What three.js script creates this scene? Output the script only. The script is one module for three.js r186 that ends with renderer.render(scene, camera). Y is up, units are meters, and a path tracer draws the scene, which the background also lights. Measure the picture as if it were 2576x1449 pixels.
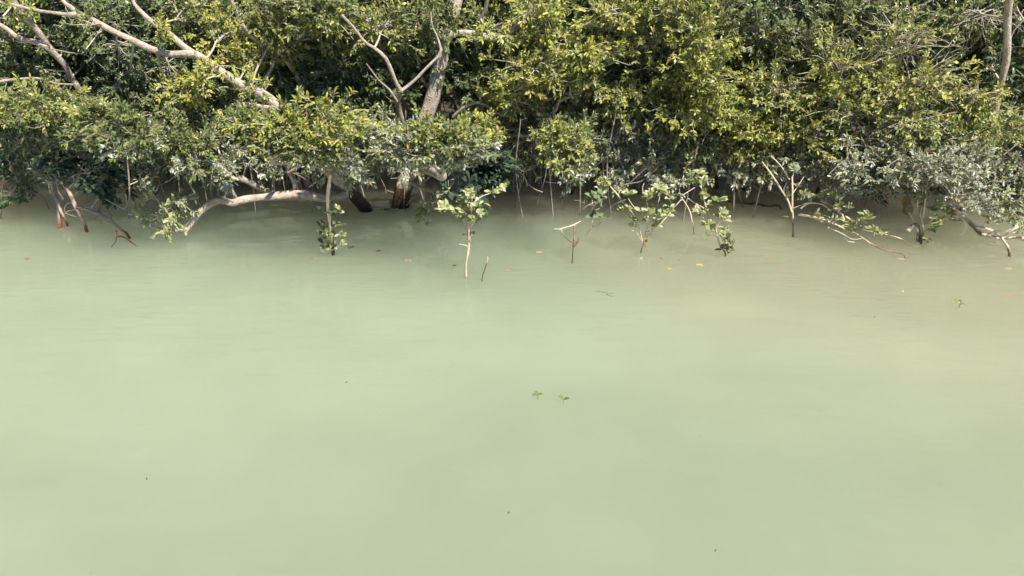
import * as THREE from 'three';
import { Sky } from 'three/addons/objects/Sky.js';

// ------------------------------------------------------------------ camera, sky, sun, exposure
const scene = new THREE.Scene();
const VFOV = 42, PITCH = 28, EYE = 2.5;
const camera = new THREE.PerspectiveCamera(VFOV, 16 / 9, 0.05, 1000);
camera.position.set(0, EYE, 0);
camera.rotation.x = -PITCH * Math.PI / 180;

const SUN = new THREE.Vector3(0.36, 0.85, 0.36).normalize();
const sky = new Sky();
sky.name = 'sky';
sky.scale.setScalar(900);
sky.userData.kind = 'structure';
const su = sky.material.uniforms;
su.turbidity.value = 9; su.rayleigh.value = 0.35; su.mieCoefficient.value = 0.006; su.mieDirectionalG.value = 0.8;
su.sunPosition.value.copy(SUN);
if (su.cloudCoverage) su.cloudCoverage.value = 0;
scene.add(sky);
scene.environmentIntensity = 0.11;

const sun = new THREE.DirectionalLight(new THREE.Color(1.0, 0.935, 0.80), 5.0);
sun.name = 'sun';
sun.position.copy(SUN).multiplyScalar(30).add(new THREE.Vector3(0, 0, -7));
sun.target.position.set(0, 0, -7);
sun.castShadow = true;
sun.shadow.radius = 3;
sun.shadow.mapSize.set(4096, 4096);
Object.assign(sun.shadow.camera, { left: -14, right: 14, top: 14, bottom: -14, near: 1, far: 80 });
scene.add(sun, sun.target);

const renderer = new THREE.WebGLRenderer({ antialias: true });
renderer.toneMapping = THREE.LinearToneMapping;
renderer.toneMappingExposure = 1.65;
renderer.shadowMap.enabled = true;

// ------------------------------------------------------------------ helpers
const V = (x, y, z) => new THREE.Vector3(x, y, z);
function rng(a) { return () => { a |= 0; a = a + 0x6D2B79F5 | 0; let t = Math.imul(a ^ a >>> 15, 1 | a); t = t + Math.imul(t ^ t >>> 7, 61 | t) ^ t; return ((t ^ t >>> 14) >>> 0) / 4294967296; }; }
let R = rng(7);
const rr = (a, b) => a + (b - a) * R();
const pick = (a) => a[Math.floor(R() * a.length)];
const rsphere = () => { const v = V(0, 0, 0); do v.set(rr(-1, 1), rr(-1, 1), rr(-1, 1)); while (v.lengthSq() > 1 || v.lengthSq() < 1e-4); return v; };

// surveying: a sight line through the photograph, 2576 wide, taken to a distance out from the viewpoint or down to the water
const FPX = 1449 / 2 / Math.tan(VFOV * Math.PI / 360), CP = Math.cos(PITCH * Math.PI / 180), SP = Math.sin(PITCH * Math.PI / 180);
function sight(px, py) { const x = (px - 1288) / FPX, y = (724.5 - py) / FPX; return V(x, y * CP - SP, -(CP + y * SP)); }
function P(px, py, D) { const d = sight(px, py); return V(0, EYE, 0).addScaledVector(d, D / -d.z); }
function W(px, py) { const d = sight(px, py); return V(0, EYE, 0).addScaledVector(d, EYE / -d.y); }
const dW = (px, py) => -W(px, py).z;
// readings taken on enlargements of the photograph's eight upper tiles
const Z = { a: [0, 0], b: [644, 0], c: [1288, 0], d: [1932, 0], e: [0, 319.4], f: [644, 319.4], g: [1288, 319.4], h: [1932, 319.4] };
// 'f 100 200 300 400' -> [[px, py], ...]; a letter switches the tile, 'p' reads whole-picture pixels
function path(s) {
  const out = []; let o = [0, 0], k = 1, h = null;
  for (const w of s.trim().split(/[\s,]+/)) {
    if (w === 'p') { o = [0, 0]; k = 1; } else if (Z[w]) { o = Z[w]; k = 0.25; }
    else if (h === null) h = +w; else { out.push([o[0] + h * k, o[1] + (+w) * k]); h = null; }
  }
  return out;
}
// path with distances running from D0 to D1
function P3(s, D0, D1 = D0) { const p = typeof s === 'string' ? path(s) : s; return p.map(([x, y], i) => P(x, y, D0 + (D1 - D0) * (p.length > 1 ? i / (p.length - 1) : 0))); }

// ------------------------------------------------------------------ noise and textures
function tileNoise(seed, period) {
  const r = rng(seed), g = new Float32Array(period * period).map(() => r());
  return (x, y) => {
    x = ((x % period) + period) % period; y = ((y % period) + period) % period;
    const x0 = Math.floor(x), y0 = Math.floor(y), fx = x - x0, fy = y - y0, sx = fx * fx * (3 - 2 * fx), sy = fy * fy * (3 - 2 * fy);
    const x1 = (x0 + 1) % period, y1 = (y0 + 1) % period;
    const a = g[y0 * period + x0], b = g[y0 * period + x1], c = g[y1 * period + x0], d = g[y1 * period + x1];
    return a + (b - a) * sx + (c - a) * sy + (a - b - c + d) * sx * sy;
  };
}
function fbm(seed, base, oct) {
  const ns = []; for (let i = 0; i < oct; i++) ns.push(tileNoise(seed + i * 17, base << i));
  return (u, v) => { let s = 0, a = 0.5, t = 0; for (let i = 0; i < oct; i++) { const p = base << i; s += a * ns[i](u * p, v * p); t += a; a *= 0.55; } return s / t; };
}
function dataTex(n, fn, srgb) {
  const d = new Uint8Array(n * n * 4);
  for (let j = 0; j < n; j++) for (let i = 0; i < n; i++) {
    const c = fn(i / n, j / n), o = (j * n + i) * 4;
    for (let k = 0; k < 3; k++) { let x = Math.min(1, Math.max(0, c[k])); if (srgb) x = x <= 0.0031308 ? 12.92 * x : 1.055 * Math.pow(x, 1 / 2.4) - 0.055; d[o + k] = Math.round(x * 255); }
    d[o + 3] = 255;
  }
  const t = new THREE.DataTexture(d, n, n); t.wrapS = t.wrapT = THREE.RepeatWrapping; t.magFilter = THREE.LinearFilter; t.minFilter = THREE.LinearMipmapLinearFilter; t.generateMipmaps = true;
  if (srgb) t.colorSpace = THREE.SRGBColorSpace; t.needsUpdate = true; return t;
}
const mix3 = (a, b, t) => a.map((x, i) => x + (b[i] - x) * t);
const sstep = (a, b, x) => { const t = Math.min(1, Math.max(0, (x - a) / (b - a))); return t * t * (3 - 2 * t); };

// bark: pale grey-beige, mottled, with brown scars; uv in half metres
const bn1 = fbm(11, 6, 4), bn2 = fbm(23, 24, 3), bn3 = fbm(31, 4, 3);
const barkMap = dataTex(512, (u, v) => {
  const a = bn1(u, v), b = bn2(u, v * 0.999), c = bn3(u, v);
  let col = mix3([0.37, 0.295, 0.22], [0.53, 0.455, 0.365], sstep(0.35, 0.65, a));
  col = mix3(col, [0.24, 0.165, 0.11], 0.75 * sstep(0.6, 0.72, c * 0.6 + b * 0.4));
  col = mix3(col, [0.62, 0.57, 0.49], 0.6 * sstep(0.62, 0.75, b));
  return col.map((x) => x * (0.82 + 0.36 * b));
}, true);
const barkBump = dataTex(512, (u, v) => { const b = bn2(u, v), a = bn1(u, v); const h = 0.5 * a + 0.5 * Math.abs(b - 0.5) * 2; return [h, h, h]; });
const bark = new THREE.MeshStandardMaterial({ name: 'bark', map: barkMap, bumpMap: barkBump, bumpScale: 0.012, roughness: 0.85, vertexColors: true });
const twigMat = new THREE.MeshStandardMaterial({ name: 'twig bark', color: new THREE.Color().setRGB(0.5, 0.44, 0.34), roughness: 0.8 });
const stalkMat = new THREE.MeshStandardMaterial({ name: 'pale sapling bark', map: barkMap, color: new THREE.Color().setRGB(1.5, 1.45, 1.35), roughness: 0.8, vertexColors: true });

// leaf colours (linear); each kind of spray draws from its own set
const PAL = {
  y: [[0.37, 0.37, 0.035], [0.3, 0.325, 0.035], [0.22, 0.26, 0.035], [0.46, 0.42, 0.055], [0.18, 0.22, 0.035], [0.36, 0.345, 0.1]],
  g: [[0.155, 0.2, 0.035], [0.115, 0.16, 0.03], [0.2, 0.23, 0.045], [0.25, 0.24, 0.085], [0.1, 0.125, 0.03]],
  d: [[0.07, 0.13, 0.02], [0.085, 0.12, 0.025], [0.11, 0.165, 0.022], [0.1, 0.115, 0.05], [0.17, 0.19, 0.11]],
  s: [[0.38, 0.39, 0.29], [0.3, 0.32, 0.2], [0.23, 0.25, 0.12], [0.5, 0.5, 0.41], [0.2, 0.22, 0.1], [0.36, 0.37, 0.2]],
  r: [[0.035, 0.075, 0.038], [0.045, 0.09, 0.04], [0.055, 0.1, 0.035], [0.03, 0.06, 0.04]],
  p: [[0.37, 0.39, 0.16], [0.32, 0.35, 0.12], [0.45, 0.46, 0.28], [0.24, 0.29, 0.085], [0.35, 0.36, 0.11]],
};
const OLD = [[0.5, 0.36, 0.05], [0.4, 0.2, 0.05], [0.26, 0.15, 0.08]]; // leaves about to fall
const leafMats = {};
function leafMaterial(c, gloss = 0.6) {
  const key = c.join() + gloss;
  return leafMats[key] ??= new THREE.MeshPhysicalMaterial({ name: 'leaf', color: new THREE.Color().setRGB(...c), roughness: 0.92, transmission: 0.22, thickness: 0, clearcoat: gloss, clearcoatRoughness: 0.27, side: THREE.DoubleSide });
}
const massMat = new THREE.MeshPhysicalMaterial({ name: 'leaf mass', color: 0xffffff, roughness: 0.92, transmission: 0.22, thickness: 0, clearcoat: 0.6, clearcoatRoughness: 0.27, side: THREE.DoubleSide });

// ------------------------------------------------------------------ leaf blades: unit length along +y, folded at the midrib and drooping at the tip
function leafGeo(width, fat, fold, droop, rows = 4) {
  const pos = [0, 0, 0], idx = [];
  for (let i = 1; i < rows; i++) {
    const t = i / rows, w = width * 0.5 * Math.pow(Math.sin(Math.PI * Math.pow(t, fat)), 0.68), z = -droop * t * t + 0.06 * Math.sin(Math.PI * t);
    pos.push(-w, t, z + fold * w, 0, t, z, w, t, z + fold * w);
  }
  pos.push(0, 1, -droop);
  const tip = pos.length / 3 - 1;
  idx.push(0, 2, 1, 0, 3, 2);
  for (let i = 0; i < rows - 2; i++) { const a = 1 + i * 3, b = a + 3; idx.push(a, a + 1, b + 1, a, b + 1, b, a + 1, a + 2, b + 2, a + 1, b + 2, b + 1); }
  const l = 1 + (rows - 2) * 3; idx.push(l, l + 1, tip, l + 1, l + 2, tip);
  const g = new THREE.BufferGeometry();
  g.setAttribute('position', new THREE.Float32BufferAttribute(pos, 3)); g.setIndex(idx); g.computeVertexNormals();
  return g;
}
const LEAF = [leafGeo(0.37, 0.84, 0.3, 0.12), leafGeo(0.31, 0.85, 0.5, 0.22), leafGeo(0.42, 0.88, 0.12, 0.05)];
const BROAD = [leafGeo(0.55, 0.8, 0.25, 0.1, 5), leafGeo(0.52, 0.85, 0.4, 0.16, 5)];
const RHIZO = [leafGeo(0.42, 1.0, 0.15, 0.06, 5), leafGeo(0.4, 1.05, 0.22, 0.1, 5)];

// ------------------------------------------------------------------ wood: tapered, slightly knobbly tubes
class Wood {
  constructor(o) { this.o = o; this.p = []; this.n = []; this.uv = []; this.c = []; this.i = []; }
  tube(pts, r0, r1, seg = 6, { step = 0.06, knob = 0.12, tint = null, cap = true, pow = 1 } = {}) {
    const curve = new THREE.CatmullRomCurve3(pts.map((p) => p.clone()), false, 'centripetal');
    const len = curve.getLength(), N = Math.max(2, Math.ceil(len / step));
    const c = curve.getSpacedPoints(N); let t = V(0, 0, 0), nrm = null, ph = rr(0, 9);
    const first = this.p.length / 3;
    for (let i = 0; i <= N; i++) {
      t.copy(c[Math.min(N, i + 1)]).sub(c[Math.max(0, i - 1)]).normalize();
      if (!nrm) { nrm = Math.abs(t.y) < 0.9 ? V(0, 1, 0).cross(t) : V(1, 0, 0).cross(t); nrm.normalize(); } else nrm.addScaledVector(t, -nrm.dot(t)).normalize();
      const b = t.clone().cross(nrm), f = i / N, rad = r0 + (r1 - r0) * Math.pow(f, pow);
      for (let k = 0; k <= seg; k++) {
        const a = k / seg * Math.PI * 2, ca = Math.cos(a), sa = Math.sin(a);
        const r = rad * (1 + knob * (0.6 * Math.sin(a * 2 + ph + i * 0.35) + 0.5 * Math.sin(i * 0.9 + ph * 3) + 0.35 * Math.sin(a * 3 - i * 0.6)));
        const x = nrm.x * ca + b.x * sa, y = nrm.y * ca + b.y * sa, z = nrm.z * ca + b.z * sa;
        const wx = c[i].x + x * r, wy = c[i].y + y * r, wz = c[i].z + z * r;
        this.p.push(wx - this.o.x, wy - this.o.y, wz - this.o.z); this.n.push(x, y, z);
        this.uv.push(k / seg * Math.max(0.12, Math.round(r0 * 2 * Math.PI * 4) / 2 || 0.5), f * len * 2 + ph);
        const q = tint ? tint(wx, wy, wz, f) : [1, 1, 1]; this.c.push(...q);
      }
    }
    const w = seg + 1;
    for (let i = 0; i < N; i++) for (let k = 0; k < seg; k++) { const a = first + i * w + k, d = a + w; this.i.push(a, a + 1, d + 1, a, d + 1, d); }
    if (cap) {
      for (const e of [0, N]) {
        const at = this.p.length / 3, dir = e ? 1 : -1, tt = V(0, 0, 0).copy(c[e ? N : 1]).sub(c[e ? N - 1 : 0]).normalize().multiplyScalar(dir);
        const q = tint ? tint(c[e].x, c[e].y, c[e].z, e ? 1 : 0) : [1, 1, 1];
        const bulge = c[e].clone().addScaledVector(tt, (e ? r1 : r0) * 0.15);
        this.p.push(bulge.x - this.o.x, bulge.y - this.o.y, bulge.z - this.o.z); this.n.push(tt.x, tt.y, tt.z); this.uv.push(0.2, 0.2 + ph); this.c.push(...q);
        for (let k = 0; k <= seg; k++) { const s = (first + e * w + k) * 3; this.p.push(this.p[s], this.p[s + 1], this.p[s + 2]); this.n.push(tt.x, tt.y, tt.z); this.uv.push(0.2 + 0.05 * Math.cos(k), 0.2 + ph + 0.05 * Math.sin(k)); this.c.push(...q); }
        for (let k = 0; k < seg; k++) e ? this.i.push(at, at + 1 + k, at + 2 + k) : this.i.push(at, at + 2 + k, at + 1 + k);
      }
    }
    return c;
  }
  mesh(name, mat) {
    const g = new THREE.BufferGeometry();
    g.setAttribute('position', new THREE.Float32BufferAttribute(this.p, 3)); g.setAttribute('normal', new THREE.Float32BufferAttribute(this.n, 3));
    g.setAttribute('uv', new THREE.Float32BufferAttribute(this.uv, 2)); g.setAttribute('color', new THREE.Float32BufferAttribute(this.c, 3)); g.setIndex(this.i);
    const m = new THREE.Mesh(g, mat); m.name = name; m.castShadow = m.receiveShadow = true; return m;
  }
}

// brown algae and wet mud left by the tide on the feet of trunks: an uneven line, seen on the two big trunks
const stainNoise = fbm(91, 8, 3);
function tideStain(top, strength = 1) {
  return (x, y, z) => {
    const n = stainNoise(x * 0.9 + z * 0.7 + 5, y * 0.8 + 3) - 0.5;
    const k = strength * (1 - sstep(top - 0.015, top + 0.03, y + n * 0.35));
    return mix3([1, 1, 1], [0.125, 0.09, 0.045], k);
  };
}
const redFoot = (top) => (x, y, z) => mix3([0.95, 0.86, 0.82], [0.55, 0.16, 0.1], 1 - sstep(top - 0.02, top + 0.03, y + (stainNoise(x * 2, z * 2) - 0.5) * 0.1));

// ------------------------------------------------------------------ plants
const used = {};
const numbered = (n) => { const k = used[n] = (used[n] ?? -1) + 1; return k ? n + '_' + String(k).padStart(3, '0') : n; };
const M4 = new THREE.Matrix4();
class Plant {
  constructor(name, label, category, base, group, kind) {
    this.g = new THREE.Group(); this.g.name = numbered(name); this.g.position.copy(base);
    this.g.userData = { label, category }; if (group) this.g.userData.group = group; if (kind) this.g.userData.kind = kind;
    this.base = base; this.leaves = []; this.skel = []; this.tw = new Wood(base); this.twMat = twigMat;
    scene.add(this.g);
  }
  limb(name, pts, r0, r1, opt = {}) {
    const w = new Wood(this.base), c = w.tube(pts, r0, r1, opt.seg ?? (r0 > 0.03 ? 12 : r0 > 0.012 ? 8 : 6), opt);
    for (let i = 0; i < c.length; i++) this.skel.push({ p: c[i], r: r0 + (r1 - r0) * i / c.length });
    const m = w.mesh(name, opt.mat ?? bark); this.g.add(m); return m;
  }
  nearest(q) { let best = this.skel[0], d = 1e9; for (const s of this.skel) { const e = s.p.distanceToSquared(q) * (s.p.y > q.y + 0.1 ? 1.6 : 1); if (e < d) { d = e; best = s; } } return best; }
  leaf(at, dir, up, len, color, geos, gloss) {
    const y = dir.clone().normalize(), z = up.clone().addScaledVector(y, -up.dot(y));
    if (z.lengthSq() < 1e-4) z.set(0.3, 0.2, 1).addScaledVector(y, -V(0.3, 0.2, 1).dot(y)); z.normalize();
    const x = y.clone().cross(z);
    M4.makeBasis(x, y, z).scale(V(len, len, len)).setPosition(at.x - this.base.x, at.y - this.base.y, at.z - this.base.z);
    this.leaves.push({ m: M4.clone(), at: at.clone(), color, geo: Math.floor(R() * geos.length), geos, gloss });
  }
  // a twig end with opposite pairs of leaves
  spray(at, dir, pairs, len, pal, geos, { spread = 0.8, gloss = 0.6, twigR = 0.0022, gap = 0.022 } = {}) {
    dir = dir.clone().normalize();
    const end = at.clone().addScaledVector(dir, gap * (pairs + 0.5)), up0 = V(0.25, 0.85, 0.4).addScaledVector(rsphere(), 0.85);
    if (!this.bareLeaves) this.tw.tube([at, at.clone().lerp(end, 0.5).addScaledVector(rsphere(), 0.006), end], twigR, twigR * 0.5, 3, { step: 0.06, knob: 0, cap: false });
    let side = V(0, 1, 0).addScaledVector(rsphere(), 0.5).cross(dir).normalize();
    for (let i = 0; i < pairs; i++) {
      const p = at.clone().addScaledVector(dir, gap * (i + 0.7));
      if (i % 2) side = side.clone().cross(dir).normalize().addScaledVector(rsphere(), 0.3).normalize();
      for (const s of [-1, 1]) {
        if (R() < 0.06) continue;
        const d = dir.clone().multiplyScalar(1.0 - 0.25 * (1 - i / pairs)).addScaledVector(side, s * spread * rr(0.75, 1.25)).addScaledVector(rsphere(), 0.22);
        this.leaf(p, d, up0.clone().addScaledVector(rsphere(), 0.5), len * rr(0.68, 1.12) * (i === pairs - 1 ? 0.85 : 1), R() < 0.013 ? pick(OLD) : pick(pal), geos, gloss);
      }
      side = side.clone().cross(dir).normalize().multiplyScalar(1);
    }
    if (R() < 0.7) this.leaf(end, dir.clone().addScaledVector(rsphere(), 0.2), up0, len * rr(0.5, 0.8), pick(pal), geos, gloss);
  }
  // a leafy bough: limb from the nearest wood, branchlets, sprays
  bough(C, rx, ry, rz, pal, { n = 15, len = 0.051, geos = LEAF, gloss = 0.6, sprays = 4, limbR = 0.011, hang = 0.15, bare = 0, limb = true, pairs = 3 } = {}) {
    const a = this.nearest(C);
    const A = a.p, span = A.distanceTo(C), mid = A.clone().lerp(C, 0.55).add(V(rr(-0.1, 0.1), rr(-0.02, 0.12), rr(-0.08, 0.08)).multiplyScalar(Math.min(1, span)));
    const r0 = Math.min(limbR * (0.7 + span * 0.5), Math.max(a.r * 0.75, 0.005));
    let c;
    if (limb) c = this.tw.tube([A, A.clone().lerp(mid, 0.5).addScaledVector(rsphere(), 0.05 * span), mid, C], r0, 0.0035, 5, { step: 0.07, knob: 0.08, cap: false });
    else c = [mid, mid.clone().lerp(C, 0.5), C];
    for (let k = 0; k < n; k++) {
      const s = c[Math.floor(c.length * rr(0.45, 0.999))], e = rsphere(); e.multiplyScalar(Math.pow(e.length(), -0.5) * rr(0.55, 1.35));
      const E = C.clone().add(V(e.x * rx, e.y * ry, e.z * rz));
      const m = s.clone().lerp(E, 0.5).add(V(0, rr(-0.03, 0.06), 0)).addScaledVector(rsphere(), 0.04);
      const q = this.tw.tube([s, m, E], 0.0042, 0.002, 4, { step: 0.05, knob: 0.05, cap: false });
      const dir = E.clone().sub(m).normalize();
      if (R() < bare) { // a leafless twig, forked
        for (let b = 0; b < 3; b++) { const st = q[Math.floor(q.length * rr(0.3, 1))] ?? E; const dd = dir.clone().addScaledVector(rsphere(), 0.9).normalize(); this.tw.tube([st, st.clone().addScaledVector(dd, 0.06).addScaledVector(rsphere(), 0.012), st.clone().addScaledVector(dd, rr(0.1, 0.22)).add(V(0, rr(-0.03, 0.04), 0)), ], 0.0036, 0.0016, 3, { step: 0.05, knob: 0, cap: false }); }
        continue;
      }
      for (let j = 0; j < sprays; j++) {
        const f = j === sprays - 1 ? 1 : rr(0.35, 0.98), at = q[Math.min(q.length - 1, Math.floor(f * q.length))];
        const d = dir.clone().multiplyScalar(f === 1 ? 1 : 0.45).addScaledVector(rsphere(), 0.75).add(V(0.08, 0.42 - hang, 0.22));
        this.spray(at, d, pairs + (R() < 0.35 ? 1 : 0), len, pal, geos, { gloss });
      }
    }
  }
  finish(single = 300) {
    if (this.tw.p.length) { const m = this.tw.mesh('twigs', this.twMat); m.userData.kind = 'stuff'; this.g.add(m); }
    const eye = V(0, EYE, 0), q = V(0, 0, 0);
    for (const l of this.leaves) { q.copy(l.at).sub(eye); const u = q.x, v = q.y * CP - q.z * -SP, w = -(q.y * SP * -1 + q.z * CP * -1); l.d = q.length(); const dep = -q.z * CP - q.y * SP, upv = q.y * CP - q.z * SP; l.seen = Math.abs(u / dep) < 0.70 && Math.abs(upv / dep) < 0.39; if (!l.seen) l.d += 50; }
    const order = [...this.leaves].sort((a, b) => a.d - b.d);
    const own = this.leaves.length <= single ? order : order.slice(0, single), rest = order.slice(own.length);
    for (const l of own) {
      const m = new THREE.Mesh(l.geos[l.geo], leafMaterial(l.color, l.gloss)); m.name = 'leaf'; m.castShadow = m.receiveShadow = true;
      l.m.decompose(m.position, m.quaternion, m.scale); this.g.add(m);
    }
    const sets = new Map();
    for (const l of rest) { const k = l.geos[l.geo]; if (!sets.has(k)) sets.set(k, []); sets.get(k).push(l); }
    for (const [geo, ls] of sets) {
      const im = new THREE.InstancedMesh(geo, massMat, ls.length), col = new THREE.Color();
      ls.forEach((l, i) => { im.setMatrixAt(i, l.m); const j = rr(0.8, 1.2); im.setColorAt(i, col.setRGB(l.color[0] * j * rr(0.93, 1.07), l.color[1] * j, l.color[2] * j * rr(0.85, 1.15))); });
      im.name = 'foliage'; im.userData.kind = 'stuff'; im.castShadow = im.receiveShadow = true; this.g.add(im);
    }
    stats.leaves += this.leaves.length; stats.own += own.length;
  }
}
const stats = { leaves: 0, own: 0 };
const MPP = (D) => D / FPX / CP * 0.97; // metres per picture pixel, about

// ------------------------------------------------------------------ water and bed
{
  const w1 = fbm(201, 3, 4), w2 = fbm(207, 8, 4), w3 = fbm(213, 48, 3);
  // suspended silt: milky green with drifts of tan mud, 18 m across
  const silt = dataTex(1024, (u, v) => {
    const a = w1(u, v), b = w2(u + a * 0.06, v * 1.0), c = w3(u, v);
    const x = (u - 0.5) * 18, z = (v - 0.5) * 18; // metres from the middle of the sheet
    const tan = sstep(0.42, 0.68, 0.36 * a + 0.36 * b + 0.22 * sstep(-2.5, 4, x) + 0.07);
    let col = mix3([0.79, 0.825, 0.725], [0.84, 0.82, 0.70], tan);
    const drift = 0.955 + 0.09 * sstep(0.3, 0.7, w2(u * 1.0 + 0.3, v * 2)) ;
    return col.map((q) => q * drift * (0.96 + 0.08 * c));
  }, true);
  silt.repeat.set(1 / 18, 1 / 18); silt.offset.set(0.5, 0.5); silt.wrapS = silt.wrapT = THREE.MirroredRepeatWrapping;
  const r1 = fbm(301, 10, 3), r2 = fbm(307, 26, 3), r3 = fbm(311, 5, 2);
  const ripple = dataTex(1024, (u, v) => { const k = r3(u, v), h = 0.5 * r1(u + 0.02 * k, v * 3) + 0.5 * sstep(0.42, 0.62, k) * r2(u, v * 3); return [h, h, h]; });
  ripple.repeat.set(1 / 3.1, 1 / 3.1);
  const geo = new THREE.PlaneGeometry(400, 400, 1, 1); geo.rotateX(-Math.PI / 2);
  const uv = geo.attributes.uv, pos = geo.attributes.position;
  for (let i = 0; i < uv.count; i++) uv.setXY(i, pos.getX(i), -(pos.getZ(i) + 5));
  const water = new THREE.Mesh(geo, new THREE.MeshPhysicalMaterial({ name: 'water surface', color: 0xffffff, roughness: 0.0, ior: 1.42, bumpMap: ripple, bumpScale: 0.012, transmission: 1, thickness: 0 }));
  water.name = 'water'; water.userData.kind = 'structure'; water.receiveShadow = true; scene.add(water);
  // the silt hanging in the water just under the surface: it scatters part of the light back and passes the rest down, spread out
  const cloud = new THREE.Mesh(geo.clone(), new THREE.MeshPhysicalMaterial({ name: 'hanging silt', map: silt, roughness: 1, specularIntensity: 0, transmission: 0.97, thickness: 0 }));
  cloud.position.y = -0.025; cloud.name = 'silt_suspension'; cloud.userData.kind = 'structure'; scene.add(cloud);
  const bed = new THREE.Mesh(new THREE.PlaneGeometry(400, 400).rotateX(-Math.PI / 2), new THREE.MeshStandardMaterial({ name: 'silt bed', color: new THREE.Color().setRGB(0.385, 0.405, 0.345), roughness: 1 }));
  bed.position.y = -0.3; bed.name = 'mud_bed'; bed.userData.kind = 'structure'; bed.receiveShadow = true; scene.add(bed);
}

{ // added shore mud, its dark front run out underwater to deepen the tree shade
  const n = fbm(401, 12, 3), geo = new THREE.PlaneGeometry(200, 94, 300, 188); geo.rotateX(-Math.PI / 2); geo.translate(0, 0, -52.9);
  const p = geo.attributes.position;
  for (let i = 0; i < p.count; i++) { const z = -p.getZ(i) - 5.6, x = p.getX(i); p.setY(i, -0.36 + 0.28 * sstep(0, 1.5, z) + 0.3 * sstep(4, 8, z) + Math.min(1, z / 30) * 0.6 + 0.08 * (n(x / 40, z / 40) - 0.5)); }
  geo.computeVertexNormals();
  const shadeBank = new THREE.Mesh(geo, new THREE.MeshStandardMaterial({ name: 'shading_mud', color: new THREE.Color().setRGB(0.085, 0.07, 0.05), roughness: 0.9 }));
  shadeBank.name = 'shade_mud_bank'; shadeBank.userData.kind = 'structure'; shadeBank.receiveShadow = shadeBank.castShadow = true; scene.add(shadeBank);
}

// a bough given by where the photograph shows it: middle, half sizes (picture pixels), distance
function B(t, cx, cy, rx, ry, D, kind, opt = {}) {
  const k = MPP(D), X = rx * k, Y = ry * k;
  const area = rx * ry / 6000;
  t.bough(P(cx, cy, D), X, Y, Math.min(0.28, Math.max(0.14, (X + Y) * 0.45)), kind.length > 1 ? [...PAL[kind[0]], ...PAL[kind[1]]] : PAL[kind], { n: Math.round(Math.min(84, 13 + 36 * area)), ...opt });
}
const under = (p, y = -0.22) => V(p.x, y, p.z);
// water-level foot, continued down to the bed
const foot = (px, py, lean = 0) => { const w = W(px, py); return [V(w.x + lean, -0.56, w.z), w]; };

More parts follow.
